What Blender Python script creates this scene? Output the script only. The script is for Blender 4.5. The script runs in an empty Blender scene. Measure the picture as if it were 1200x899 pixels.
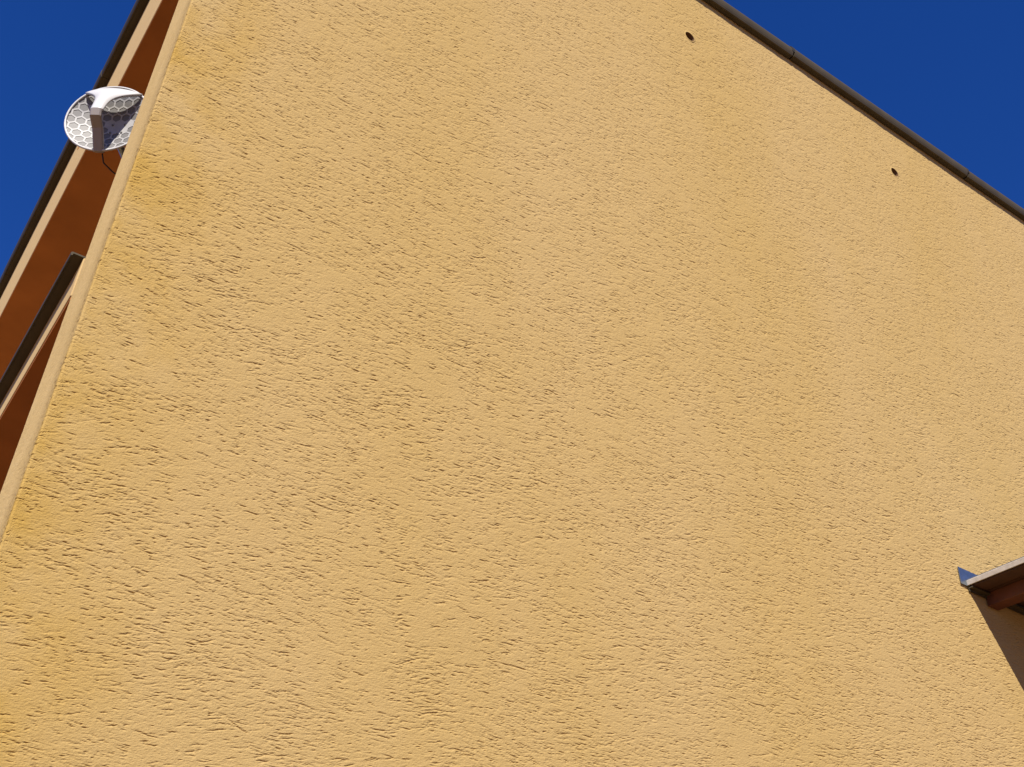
import bpy, bmesh, math, random
import numpy as np
from mathutils import Vector, Matrix

# ------------------------------------------------------------------ camera
D = 2.8                 # camera to side wall, metres
EYE = 1.6
scene = bpy.context.scene
col = scene.collection
Rv = Vector((.822, -.365, .437)); Uv = Vector((.045, .806, .59)); Dv = Vector((-.567, -.465, .679))
Uv = (Uv - Rv * Uv.dot(Rv) / Rv.dot(Rv)).normalized(); Rv.normalize()
Dv = (Dv - Rv * Dv.dot(Rv) - Uv * Dv.dot(Uv)).normalized()
cam_d = bpy.data.cameras.new('camera'); cam = bpy.data.objects.new('camera', cam_d); col.objects.link(cam)
right = Vector((Rv[0], Dv[0], Uv[0])); up = Vector((Rv[1], Dv[1], Uv[1])); fwd = Vector((Rv[2], Dv[2], Uv[2]))
m = Matrix((right, up, -fwd)).transposed().to_4x4(); m.translation = Vector((0, 0, EYE))
cam.matrix_world = m
cam_d.sensor_width = 36; cam_d.lens = 1317.8 / 1200 * 36
cam_d.clip_start = .05; cam_d.clip_end = 2000
scene.camera = cam

# ------------------------------------------------------------------ light
SUN = Vector((.63, .86, -1.0)).normalized()        # the way the sunlight travels
elev = math.asin(-SUN.z)
az = math.atan2(-SUN.x, -SUN.y)                     # towards the sun, clockwise from +Y
world = bpy.data.worlds.new('World'); scene.world = world; world.use_nodes = True
nt = world.node_tree; nt.nodes.clear()
sky = nt.nodes.new('ShaderNodeTexSky'); sky.sky_type = 'NISHITA'; sky.sun_disc = False
sky.sun_elevation = elev; sky.sun_rotation = az
sky.altitude = 900; sky.air_density = 1.0; sky.dust_density = 0.0; sky.ozone_density = 4.0
hs = nt.nodes.new('ShaderNodeMix'); hs.data_type = 'RGBA'; hs.blend_type = 'MULTIPLY'; hs.inputs[0].default_value = 1; hs.inputs[7].default_value = (.97, 1.03, 1.74, 1)   # deep, clear blue
bg = nt.nodes.new('ShaderNodeBackground'); bg.inputs['Strength'].default_value = .05
wo = nt.nodes.new('ShaderNodeOutputWorld')
sat = nt.nodes.new('ShaderNodeHueSaturation'); sat.inputs['Saturation'].default_value = 1.27
nt.links.new(sky.outputs[0], sat.inputs['Color']); nt.links.new(sat.outputs[0], hs.inputs[6]); nt.links.new(hs.outputs[2], bg.inputs[0]); nt.links.new(bg.outputs[0], wo.inputs[0])
sl = bpy.data.lights.new('sun', 'SUN'); sl.energy = 5.0; sl.angle = math.radians(.53); sl.color = (1, .94, .84)
so = bpy.data.objects.new('sun', sl); col.objects.link(so)
so.rotation_euler = SUN.to_track_quat('-Z', 'Y').to_euler(); so.location = (-6, -6, 14)
vs = scene.view_settings; vs.view_transform = 'Standard'; vs.look = 'None'; vs.exposure = 0.6; vs.gamma = 1

rnd = random.Random(7)
rng = np.random.default_rng(11)

# ------------------------------------------------------------------ materials
def mat(name, color, rough=.8, metal=0, spec=.5, noise=None, bump=None):
    """noise = (scale, amount, second colour or None), bump = (scale, strength, distance)"""
    mt = bpy.data.materials.new(name); mt.use_nodes = True
    t = mt.node_tree; b = t.nodes['Principled BSDF']
    b.inputs['Base Color'].default_value = (*color, 1); b.inputs['Roughness'].default_value = rough
    b.inputs['Metallic'].default_value = metal; b.inputs['Specular IOR Level'].default_value = spec
    co = t.nodes.new('ShaderNodeTexCoord')
    if noise:
        n = t.nodes.new('ShaderNodeTexNoise'); n.inputs['Scale'].default_value = noise[0]; n.inputs['Detail'].default_value = 6
        t.links.new(co.outputs['Object'], n.inputs['Vector'])
        r = t.nodes.new('ShaderNodeValToRGB'); r.color_ramp.elements[0].position = .3; r.color_ramp.elements[1].position = .7
        c2 = noise[2] or tuple(c * (1 - noise[1]) for c in color)
        r.color_ramp.elements[0].color = (*c2, 1); r.color_ramp.elements[1].color = (*color, 1)
        t.links.new(n.outputs['Fac'], r.inputs[0]); t.links.new(r.outputs[0], b.inputs['Base Color'])
    if bump:
        n = t.nodes.new('ShaderNodeTexNoise'); n.inputs['Scale'].default_value = bump[0]; n.inputs['Detail'].default_value = 5
        t.links.new(co.outputs['Object'], n.inputs['Vector'])
        bm_ = t.nodes.new('ShaderNodeBump'); bm_.inputs['Strength'].default_value = bump[1]; bm_.inputs['Distance'].default_value = bump[2]
        t.links.new(n.outputs['Fac'], bm_.inputs['Height']); t.links.new(bm_.outputs[0], b.inputs['Normal'])
    return mt

def stucco_mat():
    mt = bpy.data.materials.new('ochre_stucco'); mt.use_nodes = True
    t = mt.node_tree; N = t.nodes; L = t.links; b = N['Principled BSDF']
    b.inputs['Roughness'].default_value = .93; b.inputs['Specular IOR Level'].default_value = .15
    co = N.new('ShaderNodeTexCoord')
    def noise(scale, detail=4, vec=None, rough=.55):
        n = N.new('ShaderNodeTexNoise'); n.inputs['Scale'].default_value = scale; n.inputs['Detail'].default_value = detail; n.inputs['Roughness'].default_value = rough
        L.new(vec or co.outputs['Object'], n.inputs['Vector']); return n
    def ramp(src, p0, p1, c0=(0, 0, 0, 1), c1=(1, 1, 1, 1)):
        r = N.new('ShaderNodeValToRGB'); r.color_ramp.elements[0].position = p0; r.color_ramp.elements[1].position = p1
        r.color_ramp.elements[0].color = c0; r.color_ramp.elements[1].color = c1; L.new(src, r.inputs[0]); return r
    def mix(fac, a, bb, mode='MIX'):
        x = N.new('ShaderNodeMix'); x.data_type = 'RGBA'; x.blend_type = mode
        for k, v in ((0, fac), (6, a), (7, bb)):
            if hasattr(v, 'is_linked'): L.new(v, x.inputs[k])
            elif isinstance(v, tuple): x.inputs[k].default_value = v
            else: x.inputs[k].default_value = v
        return x.outputs[2]
    # broad paint unevenness, streaked downwards by rain
    mp = N.new('ShaderNodeMapping'); mp.inputs['Scale'].default_value = (1, 1, .35); L.new(co.outputs['Object'], mp.inputs[0])
    big = ramp(noise(.9, 3, mp.outputs[0]).outputs['Fac'], .32, .7)
    c = mix(big.outputs[0], (0.420, 0.281, 0.099, 1), (0.436, 0.300, 0.124, 1))
    mid = ramp(noise(7, 5).outputs['Fac'], .35, .7)
    c = mix(mid.outputs[0], c, mix(.06, c, (0.515, 0.370, 0.198, 1)))
    # yellow-green algae bloom on the metre next to the corner
    sx = N.new('ShaderNodeSeparateXYZ'); L.new(co.outputs['Object'], sx.inputs[0])
    mr = N.new('ShaderNodeMapRange'); mr.inputs[1].default_value = XC + .02; mr.inputs[2].default_value = XC + .42; mr.inputs[3].default_value = 1; mr.inputs[4].default_value = 0
    L.new(sx.outputs[0], mr.inputs[0])
    st = ramp(noise(3.2, 5).outputs['Fac'], .38, .62)
    mm = N.new('ShaderNodeMath'); mm.operation = 'MULTIPLY'; L.new(mr.outputs[0], mm.inputs[0]); L.new(st.outputs[0], mm.inputs[1])
    m2 = N.new('ShaderNodeMath'); m2.operation = 'MULTIPLY'; L.new(mm.outputs[0], m2.inputs[0]); m2.inputs[1].default_value = .80
    ys = N.new('ShaderNodeMath'); ys.operation = 'LESS_THAN'; L.new(sx.outputs[1], ys.inputs[0]); ys.inputs[1].default_value = D + .02
    m3 = N.new('ShaderNodeMath'); m3.operation = 'MULTIPLY'; L.new(m2.outputs[0], m3.inputs[0]); L.new(ys.outputs[0], m3.inputs[1])
    c = mix(m3.outputs[0], c, (0.396, 0.241, 0.046, 1))
    # paler tone on the front face, fading in from the corner
    fr = N.new('ShaderNodeMapRange'); fr.inputs[1].default_value = D + .004; fr.inputs[2].default_value = D + .16; L.new(sx.outputs[1], fr.inputs[0])
    c = mix(fr.outputs[0], c, mix(mid.outputs[0], (0.565, 0.392, 0.158, 1), (0.605, 0.425, 0.180, 1)))
    # mineral grain
    g = ramp(noise(260, 3).outputs['Fac'], .3, .72, (.86, .86, .86, 1), (1.06, 1.06, 1.06, 1))
    c = mix(1.0, c, g.outputs[0], 'MULTIPLY')
    L.new(c, b.inputs['Base Color'])
    bn = noise(330, 4); bu = N.new('ShaderNodeBump'); bu.inputs['Strength'].default_value = .55; bu.inputs['Distance'].default_value = .0022
    L.new(bn.outputs['Fac'], bu.inputs['Height']); L.new(bu.outputs[0], b.inputs['Normal'])
    return mt

XC = .1148 * D                      # plane of the front (fascia, pier end)
YB = 1.147 * D                      # back of the end pier
def Z(k): return EYE + k * D
ZTOP = Z(2.055)

M = {}
M['stucco'] = stucco_mat()
M['fascia'] = mat('cream_render', (0.528, 0.363, 0.165), .9, spec=.2, noise=(14, .07, None), bump=(160, .5, .003))
M['soffit'] = mat('brown_painted_soffit', (.44, .160, .042), .8, spec=.2, noise=(3.0, .22, None), bump=(90, .25, .002))
M['coping'] = mat('brown_coated_sheet_metal', (.074, .058, .033), .55, spec=.25, noise=(9, .25, None), bump=(6, .12, .004))
M['vent'] = mat('vent_brown', (.15, .075, .03), .8)
M['strut'] = mat('shade_tinted_plastic', (.30, .265, .245), .45, noise=(12, .05, None))  # white plastic of the feed strut, its shade put into a darker, warmer colour
M['dark'] = mat('dark_void', (.012, .009, .007), .9)
M['plastic'] = mat('white_plastic', (.54, .53, .52), .38, noise=(12, .05, None))
M['grid'] = mat('off_white_grid_plastic', (.37, .36, .352), .5, noise=(20, .15, None))
M['cell'] = mat('grey_mesh_plastic', (.150, .142, .136), .55, noise=(40, .12, None))
M['cable'] = mat('black_cable', (.012, .011, .010), .5)
M['galv'] = mat('galvanised_steel', (.34, .39, .42), .36, metal=.9, noise=(25, .25, None))
M['timber'] = mat('red_brown_timber', (.13, .036, .013), .55, noise=(16, .35, None), bump=(40, .3, .004))
M['board'] = mat('dark_stained_board', (.07, .028, .014), .6, noise=(16, .35, None), bump=(40, .3, .004))
M['edge'] = mat('weathered_grey_edge', (.52, .47, .41), .6, noise=(30, .3, None))
M['roofing'] = mat('grey_roofing', (.16, .15, .15), .85, noise=(20, .3, None))
M['concrete'] = mat('yard_ground', (.20, .105, .036), .9, noise=(.8, .25, None), bump=(30, .4, .01))

# ------------------------------------------------------------------ helpers
def obj(name, bm, material, parent=None, smooth=False):
    me = bpy.data.meshes.new(name); bmesh.ops.recalc_face_normals(bm, faces=bm.faces); bm.to_mesh(me); bm.free()
    me.materials.append(M[material])
    if smooth:
        for p in me.polygons: p.use_smooth = True
    o = bpy.data.objects.new(name, me); col.objects.link(o); o.parent = parent
    return o
def box(x0, x1, y0, y1, z0, z1, bevel=0.0, bm=None):
    b = bm or bmesh.new()
    r = bmesh.ops.create_cube(b, size=1)
    for v in r['verts']:
        v.co = Vector((x0 + (v.co.x + .5) * (x1 - x0), y0 + (v.co.y + .5) * (y1 - y0), z0 + (v.co.z + .5) * (z1 - z0)))
    if bevel:
        es = [e for e in b.edges if all(v in set(r['verts']) for v in e.verts)]
        bmesh.ops.bevel(b, geom=es, offset=bevel, segments=2, affect='EDGES', profile=.6)
    return b
def extrude_profile(pts, p0, p1, place, bm=None):
    """closed profile pts (o, z) swept from p0 to p1 along a path; place(o, z, s) -> world"""
    b = bm or bmesh.new()
    A = [b.verts.new(place(o, z, p0)) for o, z in pts]; B = [b.verts.new(place(o, z, p1)) for o, z in pts]
    n = len(pts)
    for i in range(n):
        b.faces.new((A[i], A[(i + 1) % n], B[(i + 1) % n], B[i]))
    b.faces.new(A); b.faces.new(B[::-1])
    return b
def tube(pts, r, seg=8, bm=None, cap=True):
    b = bm or bmesh.new(); rings = []
    for i, p in enumerate(pts):
        p = Vector(p); a = Vector(pts[max(i - 1, 0)]); c = Vector(pts[min(i + 1, len(pts) - 1)])
        t = (c - a).normalized(); q = t.to_track_quat('Z', 'Y')
        rr = r[i] if isinstance(r, (list, tuple)) else r
        rings.append([b.verts.new(p + q @ Vector((math.cos(k * 2 * math.pi / seg) * rr, math.sin(k * 2 * math.pi / seg) * rr, 0))) for k in range(seg)])
    for A, B in zip(rings, rings[1:]):
        for k in range(seg): b.faces.new((A[k], A[(k + 1) % seg], B[(k + 1) % seg], B[k]))
    if cap: b.faces.new(rings[0][::-1]); b.faces.new(rings[-1])
    return b
def thing(name, label, cat, loc, group=None):
    o = bpy.data.objects.new(name, None); col.objects.link(o); o.location = loc
    o['label'] = label; o['category'] = cat
    if group: o['group'] = group
    o.empty_display_size = .2
    return o
def adopt(root):
    """keep the parts, which were built in world space, where they are"""
    inv = Matrix.Translation(root.location).inverted()
    for c in root.children: c.matrix_parent_inverse = inv

# ------------------------------------------------------------------ ground
g = bmesh.new(); bmesh.ops.create_grid(g, x_segments=40, y_segments=40, size=600)
gnd = obj('ground', g, 'concrete'); gnd['kind'] = 'structure'

# ------------------------------------------------------------------ the house
house = thing('house', 'ochre stucco house with flat roof, brown metal coping and open loggias', 'house', (XC, D, 0))

# --- side wall: one continuous skin of scratched stucco over pier back, pier end and side
def graded(a, b, h0, h1):
    out = [a]; L = b - a
    while out[-1] < b:
        k = (out[-1] - a) / L; out.append(out[-1] + h0 + (h1 - h0) * k)
    o = np.array(out)
    return list(a + (o - a) * (L / (o[-1] - a)))
T = YB - D
XEND = 11.0
S = np.array(graded(-1.75 - T, -T - .03, .06, .012)[:-1] + graded(-T - .03, -T + .03, .004, .004)[:-1] + graded(-T + .03, -.03, .008, .006)[:-1]
             + graded(-.03, .03, .0025, .0025)[:-1] + graded(.03, 6.25, .0048, .0105)[:-1] + graded(6.25, XEND - XC, .05, .15))
ZR = np.array(graded(-.0, 2.15, .07, .02)[:-1] + graded(2.15, ZTOP + .004, .0020, .0068))
nS, nZ = len(S), len(ZR)

def smooth_noise(cell_s, cell_z, seed):
    """bilinear-cubic value noise over the wall skin, about -1..1"""
    r_ = np.random.default_rng(seed)
    gs = int((S[-1] - S[0]) / cell_s) + 3; gz = int((ZR[-1] - ZR[0]) / cell_z) + 3
    G = r_.uniform(-1, 1, (gz, gs))
    fs = (S - S[0]) / cell_s; fz = (ZR - ZR[0]) / cell_z
    i = fs.astype(int); j = fz.astype(int); u = fs - i; v = fz - j
    u = u * u * (3 - 2 * u); v = v * v * (3 - 2 * v)
    A = G[j][:, i] * (1 - u) + G[j][:, i + 1] * u
    B = G[j + 1][:, i] * (1 - u) + G[j + 1][:, i + 1] * u
    return A * (1 - v)[:, None] + B * v[:, None]

H = np.zeros((nZ, nS), np.float32)
# grooves that rolled grains dragged through the fresh coat
CNT = 360000
area_lo, area_hi = -T - .05, 6.2
dens = smooth_noise(.16, .09, 3) * .6 + smooth_noise(.055, .035, 4) * .6
angf = smooth_noise(.34, .22, 5)
ps = rng.uniform(area_lo, area_hi, CNT); pz = rng.uniform(2.1, ZTOP, CNT)
ii = np.clip(np.searchsorted(S, ps), 0, nS - 1); jj = np.clip(np.searchsorted(ZR, pz), 0, nZ - 1)
keep = rng.uniform(0, 1, CNT) < np.clip(.46 + .55 * dens[jj, ii], .10, 1)
ps, pz, ii, jj = ps[keep], pz[keep], ii[keep], jj[keep]
n = len(ps)
length = np.clip(np.exp(rng.normal(math.log(.0155), .66, n)), .005, .065)
ang = np.radians(1 + 13 * angf[jj, ii] + rng.normal(0, 10, n))
big_ = rng.uniform(size=n) < .05
length = np.where(big_, length * 2.1, length)
curv = rng.normal(0, 2.0, n)
width = np.clip(rng.normal(.0009, .00025, n), .0006, .0018)
depth = np.clip(np.exp(rng.normal(math.log(.0021), .55, n)), .0007, .0044)
width = np.where(big_, width * 1.6, width)
STEP = .0019
cnt = np.maximum(3, (length / STEP).astype(int))
idx = np.repeat(np.arange(n), cnt)
t = (np.arange(len(idx)) - np.repeat(np.cumsum(cnt) - cnt, cnt)) / np.repeat(cnt - 1, cnt)      # 0..1 along each groove
l = (t - .5) * length[idx]
a = ang[idx] + curv[idx] * l
flip = np.where(rng.uniform(size=n) < .7, 1, 0)[idx]
tt = np.where(flip == 1, t, 1 - t)
prof = np.clip(tt * 3.0, 0, 1) ** .8 * np.clip((1 - tt) * 9, 0, 1) ** .5 * (.55 + .45 * tt)    # shallow start, deep end
qs = ps[idx] + l * np.cos(a); qz = pz[idx] + l * np.sin(a) + rng.normal(0, .0005, len(idx))
dd = depth[idx] * prof; ww = width[idx] * (.7 + .5 * tt)
fs = np.interp(qs, S, np.arange(nS)); fz = np.interp(qz, ZR, np.arange(nZ))
i0 = np.rint(fs).astype(int); j0 = np.rint(fz).astype(int)
hs_ = np.gradient(S); hz_ = np.gradient(ZR)
sg_s = np.maximum(ww, .42 * hs_[np.clip(i0, 0, nS - 1)]); sg_z = np.maximum(ww * .72, .48 * hz_[np.clip(j0, 0, nZ - 1)])
amp = dd * np.minimum(1.0, .7 + .5 * ww * .72 / sg_z)
flat = H.reshape(-1)
for di in (-2, -1, 0, 1, 2):
    for dj in (-3, -2, -1, 0, 1, 2):
        I = i0 + di; J = j0 + dj
        ok = (I >= 0) & (I < nS) & (J >= 0) & (J < nZ)
        I2 = I[ok]; J2 = J[ok]
        dz_ = ZR[J2] - qz[ok]
        sz_ = sg_z[ok] * np.where(dz_ < 0, 1.15, .55)                 # undercut upper lip, long lower slope
        w_ = np.exp(-.5 * (((S[I2] - qs[ok]) / sg_s[ok]) ** 2 + (dz_ / sz_) ** 2))
        np.minimum.at(flat, J2 * nS + I2, (-amp[ok] * w_).astype(np.float32))
H = flat.reshape(nZ, nS)
H += (.0008 * smooth_noise(.23, .17, 20) + .0002 * smooth_noise(.07, .045, 21) + .00012 * smooth_noise(.024, .014, 22) + .00012 * smooth_noise(.011, .007, 23)).astype(np.float32)
H += rng.normal(0, .00022, H.shape).astype(np.float32)
H += (.00022 * smooth_noise(.052, .016, 26) + .00018 * smooth_noise(.021, .0068, 24) + .00022 * smooth_noise(.0100, .0048, 25)).astype(np.float32)
H *= np.interp(S, [-.10, -.004], [.24, 1.0]).astype(np.float32)[None, :]      # the pier end is floated smooth

# skin position: back of pier -> rounded corner -> pier end -> rounded corner -> side
RC = .007; LA = RC * math.pi / 2
bx_ = np.zeros(nS); by_ = np.zeros(nS); nx_ = np.zeros(nS); ny_ = np.zeros(nS)
for k, s in enumerate(S):
    if s > LA / 2: x, y, nx, ny = XC + RC + (s - LA / 2), D, 0, -1
    elif s > -LA / 2:
        ph = (s + LA / 2) / LA * math.pi / 2; nx, ny = -math.cos(ph), -math.sin(ph); x, y = XC + RC + RC * nx, D + RC + RC * ny
    elif s > -T + LA / 2: x, y, nx, ny = XC, D + RC - (s + LA / 2), -1, 0
    elif s > -T - LA / 2:
        ph = (s + T + LA / 2) / LA * math.pi / 2; nx, ny = -math.sin(ph), math.cos(ph)
        x, y = XC + RC + RC * nx, YB - RC + RC * ny
    else: x, y, nx, ny = XC + RC - (s + T + LA / 2), YB, 0, 1
    bx_[k], by_[k], nx_[k], ny_[k] = x, y, nx, ny
HOLES = [(1.0196 * D, Z(1.8974)), (1.6268 * D, Z(1.8985))]
HR = .034
co = np.empty((nZ, nS, 3), np.float32)
co[..., 0] = bx_ + H * nx_; co[..., 1] = by_ + H * ny_; co[..., 2] = ZR[:, None]
vid = np.arange(nZ * nS).reshape(nZ, nS)
cx = .5 * (bx_[1:] + bx_[:-1]); cz = .5 * (ZR[1:] + ZR[:-1])
keepf = np.ones((nZ - 1, nS - 1), bool)
for hx, hz in HOLES:
    keepf &= ~(((cx[None, :] - hx) ** 2 + (cz[:, None] - hz) ** 2 < HR ** 2) & (ny_[1:] < -.9)[None, :])
F = np.stack([vid[:-1, :-1], vid[:-1, 1:], vid[1:, 1:], vid[1:, :-1]], -1)[keepf]
me = bpy.data.meshes.new('side_wall')
me.vertices.add(nZ * nS); me.vertices.foreach_set('co', co.reshape(-1))
me.loops.add(F.size); me.loops.foreach_set('vertex_index', F.reshape(-1).astype(np.int32))
me.polygons.add(len(F)); me.polygons.foreach_set('loop_start', np.arange(0, F.size, 4, dtype=np.int32))
me.polygons.foreach_set('use_smooth', np.zeros(len(F), bool))
me.update(calc_edges=True); me.materials.append(M['stucco'])
sw = bpy.data.objects.new('side_wall', me); col.objects.link(sw); sw.parent = house
print('side wall quads', nS, nZ, len(F), 'grooves', n)

# body behind the skin
YE = 15.0
obj('wall_core', box(XC + .03, XEND - .02, D + .03, YB - .03, 0, ZTOP - .004), 'stucco', house)
obj('loggia_back_wall', box(XC + 1.72, XC + 2.0, YB - .01, YE, 0, ZTOP - .01), 'fascia', house)
obj('rear_wall', box(XEND - .3, XEND, YB, YE, 0, ZTOP - .008), 'stucco', house)
obj('end_pier', box(XC, XC + 1.72, YE - T, YE + .002, 0, ZTOP - .006), 'stucco', house)
obj('roof_deck', box(XC + 2.0, XEND - .3, YB - .02, YE - .01, ZTOP - .3, ZTOP - .02), 'roofing', house)
ZS = Z(1.7316)                                      # underside of the roof over the loggia
fb = obj('roof_fascia', box(XC, XC + 1.716, YB + .004, YE - T - .004, ZS, ZTOP - .002, .006), 'fascia', house)
obj('loggia_ceiling', box(XC + .004, XC + 1.714, YB + .006, YE - T - .006, ZS - .014, ZS + .02), 'soffit', house)
# small chip in the render of the fascia
chip = bmesh.new()
cy, cz_ = 1.86 * D * 1.13, Z(1.95)
for (yy, zz, rr) in ((cy, cz_, .022), (cy + .05, cz_ + .035, .014), (cy - .035, cz_ - .03, .012)):
    bmesh.ops.create_icosphere(chip, subdivisions=1, radius=rr, matrix=Matrix.Translation((XC, yy, zz)) @ Matrix.Diagonal((.15, 1.0, 1.2, 1)))
obj('chip', chip, 'soffit', fb)
# lower slab over the ground-floor recess, starting just behind the pier
YL = 1.166 * D
ZL1, ZL0 = Z(.917), Z(.851)
sb = obj('lower_slab', box(XC + .001, XC + 1.716, YL, YE - T - .006, ZL0 + .014, ZL1, .004), 'fascia', house)
obj('slab_soffit', box(XC + .005, XC + 1.714, YL + .004, YE - T - .008, ZL0, ZL0 + .02), 'soffit', house)

# --- coping: folded sheets along the side (joint every 1.65 m) and along the front
def coping_profile(p, h):
    return [(-.30, .002), (p - .022, .0), (p - .018, -.004), (p - .010, -.002), (p - .004, h * .14), (p, h * .32), (p + .002, h * .52), (p + .001, h * .70),
            (p - .003, h * .85), (p - .010, h * .96), (p - .020, h + .003), (-.30, h + .016)]
P1 = .0165 * D; P2 = .0215 * D; P3 = .0152 * D
HC = .026 * D
joints = [XC - P2] + [1.318 * D + .591 * D * k for k in range(-2, 5) if XC < 1.318 * D + .591 * D * k < XEND] + [XEND + .03]
for k, (a0, a1) in enumerate(zip(joints, joints[1:])):
    dz = (.0, .0035, -.002, .002)[k % 4]; do = (.0, .004, .001, .003)[k % 4]
    pr = [(o + (do if o > 0 else 0), z + dz) for o, z in coping_profile(P1, HC)]
    b = extrude_profile(pr, a0 + .006, a1 - .006, lambda o, z, s: Vector((s, D - o, ZTOP + z)))
    s_ = obj('coping_sheet', b, 'coping', house)
    if k:                                            # lap strip under the joint, with its folded tick at the rim
        lp = [(P1 - .02, HC * .35), (P1 + .003, HC * .35), (P1 + .005, HC * .6), (P1 + .002, HC * .9), (P1 - .006, HC + .006), (P1 - .02, HC + .008)]
        b = extrude_profile(lp, a0 - .016, a0 + .012, lambda o, z, s: Vector((s, D - o, ZTOP + z)))
        obj('joint_clip', b, 'dark', s_)
ys_ = [D + .304] + [D + .304 + 2.4 * k for k in range(1, 5)] + [YE]
for k, (a0, a1) in enumerate(zip(ys_, ys_[1:])):
    do = (.0, .003, .001)[k % 3]
    pr = [(o + (do if o > 0 else 0), z) for o, z in coping_profile(P2, HC)]
    obj('coping_sheet', extrude_profile(pr, a0 + .002, a1 - .002, lambda o, z, s: Vector((XC - o, s, ZTOP + .004 + z))), 'coping', house)
ys_ = [YL] + [YL + 2.4 * k for k in range(1, 4)] + [YE - T - .01]
for k, (a0, a1) in enumerate(zip(ys_, ys_[1:])):
    lc = obj('slab_edge_sheet', extrude_profile([(-.30, .0), (P3 - .008, .0), (P3 - .006, -.009), (P3 - .001, -.010), (P3 + .001, .002), (P3 - .004, .006), (-.30, .012)], a0 + .001, a1 - .001, lambda o, z, s: Vector((XC - o, s, ZL1 + .001 + z))), 'coping', house)

# --- vent openings below the roof edge
for hx, hz in HOLES:
    b = bmesh.new(); seg = 24
    def ring(r, y): return [b.verts.new((hx + r * math.cos(q * 2 * math.pi / seg), y, hz + r * math.sin(q * 2 * math.pi / seg))) for q in range(seg)]
    rs = [ring(.044, D + .004), ring(.041, D - .0006), ring(.0325, D - .0004)]
    for A, B in zip(rs, rs[1:]):
        for q in range(seg): b.faces.new((A[q], A[(q + 1) % seg], B[(q + 1) % seg], B[q]))
    v = obj('vent_opening', b, 'stucco', house, True)
    b = bmesh.new()
    rs = [ring(.0325, D - .0004), ring(.0315, D + .028)]
    for q in range(seg): b.faces.new((rs[0][q], rs[0][(q + 1) % seg], rs[1][(q + 1) % seg], rs[1][q]))
    b.faces.new(rs[1])
    obj('vent_tube', b, 'vent', v)
adopt(house)

# ------------------------------------------------------------------ dish antenna behind the pier
AR = .195
C0 = Vector((.2904, 4.057, EYE + 4.007))
W_ = Vector((-.5643, -.8175, -.1155)).normalized(); U_ = Vector((.823, -.568, 0)).normalized(); V_ = W_.cross(U_)
if V_.z < 0: V_ = -V_
def dl(u, v, w): return C0 + U_ * u + V_ * v + W_ * w
DEP = .042
def par(u, v): return -DEP * (1 - (u * u + v * v) / (AR * AR))
ant = thing('dish_antenna', 'white dish antenna with hexagonal cells mounted behind the corner of the wall', 'antenna', (C0 + Vector((.17, .22, 0))).xy.to_3d() + Vector((0, 0, ZL1 + .066)))
pitch = .0445; rh = pitch / math.sqrt(3)
lat = bmesh.new(); cells = []
def clampr(u, v):
    r = math.hypot(u, v)
    return (u, v) if r <= AR else (u * AR / r, v * AR / r)
for i in range(-6, 7):
    for j in range(-6, 7):
        cu = pitch * (i + .5 * (j % 2)); cv = j * rh * 1.5
        if math.hypot(cu, cv) > AR + .019: continue
        plate = (-.012 < cu < .10) and (-.075 < cv < .012)
        o_ = []; n_ = []; bk = []
        for k in range(6):
            aa = math.radians(60 * k + 30)
            po = clampr(cu + rh * math.cos(aa), cv + rh * math.sin(aa)); pi_ = clampr(cu + rh * .83 * math.cos(aa), cv + rh * .83 * math.sin(aa))
            o_.append(lat.verts.new(dl(*po, par(*po)))); n_.append(lat.verts.new(dl(*pi_, par(*pi_)))); bk.append((pi_, dl(*pi_, par(*pi_) - .0028)))
        if plate:
            try: lat.faces.new(o_)
            except ValueError: pass
            continue
        b_ = [lat.verts.new(p) for _, p in bk]
        for k in range(6):
            k2 = (k + 1) % 6
            for q in ((o_[k], o_[k2], n_[k2], n_[k]), (n_[k], n_[k2], b_[k2], b_[k])):
                if (q[0].co - q[1].co).length > 1e-5:
                    lat.faces.new(q)
        cells.append([p for _, p in bk])
gl = obj('reflector_grid', lat, 'grid', ant)
for c in cells:
    b = bmesh.new(); vs_ = [b.verts.new(p + W_ * .0009) for p in c] 
    vb = [b.verts.new(p - W_ * .003) for p in c]
    b.faces.new(vs_); b.faces.new(vb[::-1])
    for k in range(6): b.faces.new((vs_[k], vs_[(k + 1) % 6], vb[(k + 1) % 6], vb[k]))
    obj('cell_panel', b, 'cell', gl)
rimpts = [dl(AR * math.cos(q * 2 * math.pi / 64), AR * math.sin(q * 2 * math.pi / 64), 0) for q in range(65)]
obj('rim', tube(rimpts, .0055, 8, cap=False), 'plastic', ant, True)
# screws on the solid plate
for (u, v) in ((.012, -.005), (.072, -.005), (.012, -.055), (.066, -.055)):
    b = bmesh.new(); bmesh.ops.create_cone(b, cap_ends=True, segments=10, radius1=.0055, radius2=.004, depth=.006)
    q = W_.to_track_quat('Z', 'Y').to_matrix().to_4x4(); q.translation = dl(u, v, par(u, v) + .003)
    b.transform(q); obj('screw', b, 'cell', gl)
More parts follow.
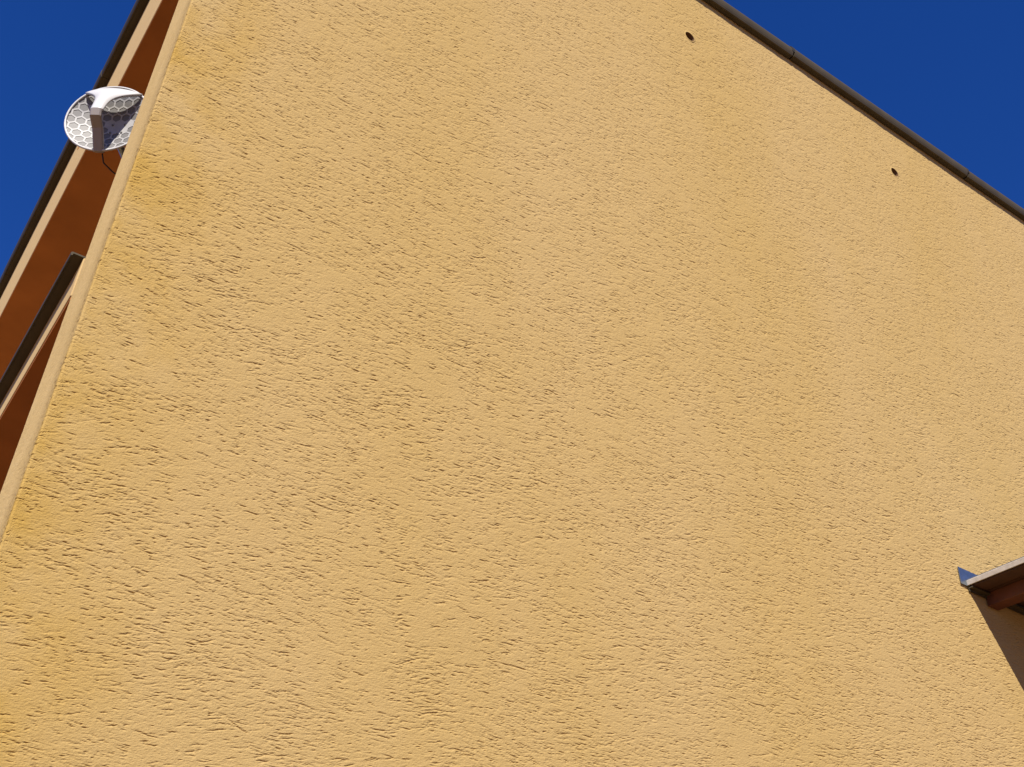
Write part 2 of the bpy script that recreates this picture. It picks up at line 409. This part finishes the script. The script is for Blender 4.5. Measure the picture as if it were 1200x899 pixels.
# feed arm: broad shoulders on the upper rim narrowing to a tongue, then a strut back to the lower rim
TIPV, TIPW = -.060, .125
b = bmesh.new(); rows = []; NT, NU = 22, 16
for q in range(NT + 1):
    t_ = q / NT
    hw = .026 + .108 * math.exp(-(t_ / .30) ** 1.35) if t_ > 0 else .134
    row = []
    for k in range(NU + 1):
        u = hw * (2 * k / NU - 1)
        v0 = .152 - .30 * u * u
        w0 = .004 + .028 * (1 - (u / hw) ** 2)
        v_ = v0 + (TIPV - v0) * t_
        w_l = w0 + (TIPW - w0) * t_ + .016 * math.sin(math.pi * t_) - .010 * (abs(u) / max(hw, 1e-4)) ** 4 * t_
        row.append(b.verts.new(dl(u, v_, w_l)))
    rows.append(row)
for A, B in zip(rows, rows[1:]):
    for k in range(NU): b.faces.new((A[k], A[k + 1], B[k + 1], B[k]))
arm = obj('feed_arm', b, 'plastic', ant, True)
md = arm.modifiers.new('thickness', 'SOLIDIFY'); md.thickness = .012; md.offset = 0
pr = [(.026, TIPV + .002, TIPW + .004), (.026, TIPV - .03, TIPW - .006), (.025, -.12, .066), (.024, -AR - .006, .0)]
b = bmesh.new(); rows = []
for hw, v, w in pr:
    rows.append([b.verts.new(dl(x * hw, v + dv, w + dw)) for x, dv, dw in ((-1, 0, -.004), (-.75, 0, .002), (.75, 0, .002), (1, 0, -.004), (.8, .012, -.024), (-.8, .012, -.024))])
for A, B in zip(rows, rows[1:]):
    for k in range(6): b.faces.new((A[k], A[(k + 1) % 6], B[(k + 1) % 6], B[k]))
b.faces.new(rows[0]); b.faces.new(rows[-1][::-1])
obj('feed_strut', b, 'strut', ant)
# back housing, mast on the slab and the cable
b = bmesh.new(); bmesh.ops.create_cone(b, cap_ends=True, segments=20, radius1=.055, radius2=.07, depth=.07)
q = W_.to_track_quat('Z', 'Y').to_matrix().to_4x4(); q.translation = dl(0, 0, -DEP - .045); b.transform(q)
obj('back_housing', b, 'plastic', ant, False)
mx, my = C0.x + .17, C0.y + .22
obj('mast', tube([(mx, my, ZL1 + .066), (mx, my, C0.z + .12)], .021, 14), 'galv', ant, True)
obj('bracket', tube([dl(0, 0, -DEP - .06), Vector((mx, my, C0.z))], .017, 10), 'galv', ant, True)
cp = [dl(.012, -AR, -.02), dl(.015, -AR - .03, -.05), dl(.045, -AR - .045, -.09), dl(.09, -AR - .055, -.15), Vector((mx - .02, my - .02, C0.z - .34)), Vector((mx - .024, my, C0.z - .7)), Vector((mx - .024, my, ZL1 + .07))]
obj('cable', tube(cp, .0035, 7), 'cable', ant, True)
adopt(ant)

# ------------------------------------------------------------------ porch canopy on the side wall
XE, ZE = 1.564 * D, Z(.867)
Y0, Y1 = D - .006, D - 1.15
X1 = XE + 2.3
cano = thing('porch_canopy', 'timber porch canopy with grey edge strip projecting from the ochre wall', 'canopy', (XE + .3, D - .01, 0))
SL = math.tan(math.radians(3))
def zc(x): return ZE + (x - XE) * SL
def slope_box(x0, x1, y0, y1, lo, hi, name, material, parent=cano):
    b = bmesh.new()
    vv = [b.verts.new((x, y, zc(x) + h)) for x in (x0, x1) for y in (y0, y1) for h in (lo, hi)]
    for f_ in ((0, 1, 3, 2), (4, 6, 7, 5), (0, 4, 5, 1), (2, 3, 7, 6), (0, 2, 6, 4), (1, 5, 7, 3)): b.faces.new([vv[k] for k in f_])
    return obj(name, b, material, parent)
slope_box(XE + .004, X1, Y1, D - .009, .017, .030, 'roof_covering', 'roofing')
# edge strip: sunlit drip profile
b = extrude_profile([(0, 0), (.004, -.001), (.006, .014), (.05, .014), (.05, .018), (.0, .024), (-.003, .021)], Y1 - .01, D - .008, lambda o, z, s: Vector((XE + o, s, ZE + z)))
obj('drip_edge', b, 'edge', cano)
k = 0; x = XE + .012
while x < X1 - .02:                                 # roof boards, running out from the wall
    w_ = .098 + rnd.uniform(-.004, .004)
    slope_box(x, min(x + w_, X1), Y1 + .01, D - .010, -.006 + rnd.uniform(-.001, .001), .015, 'roof_board', 'board')
    x += w_ + .006
bx0 = XE + .135
for k in range(4):                                  # beams along the boards
    xx = bx0 + k * .68
    b = box(xx, xx + .075, Y1 + .03, Y0 + .001, zc(xx) - .072, zc(xx) - .008, .002)
    obj('beam', b, 'timber', cano)
obj('cross_beam', box(XE + .08, X1 - .03, Y1 + .12, Y1 + .21, zc(XE) - .172, zc(XE) - .073, .005), 'timber', cano)
for xx in (XE + .5, X1 - .3):
    obj('post', box(xx, xx + .1, Y1 + .115, Y1 + .215, 0, zc(XE) - .173, .006), 'timber', cano)
# wall flashing: upstand on the wall with its lower return
obj('wall_flashing', box(1.5553 * D - .020, X1, D - .0075, D - .0045, Z(.866), Z(.8938) + .008), 'galv', cano)
b = extrude_profile([(.006, .0), (.03, .0), (.03, -.006), (.009, -.006), (.009, -.02), (.006, -.02)], XE + .006, X1, lambda o, z, s: Vector((s, D - o, ZE - .008 + z)))
obj('wall_angle', b, 'coping', cano)
adopt(cano)
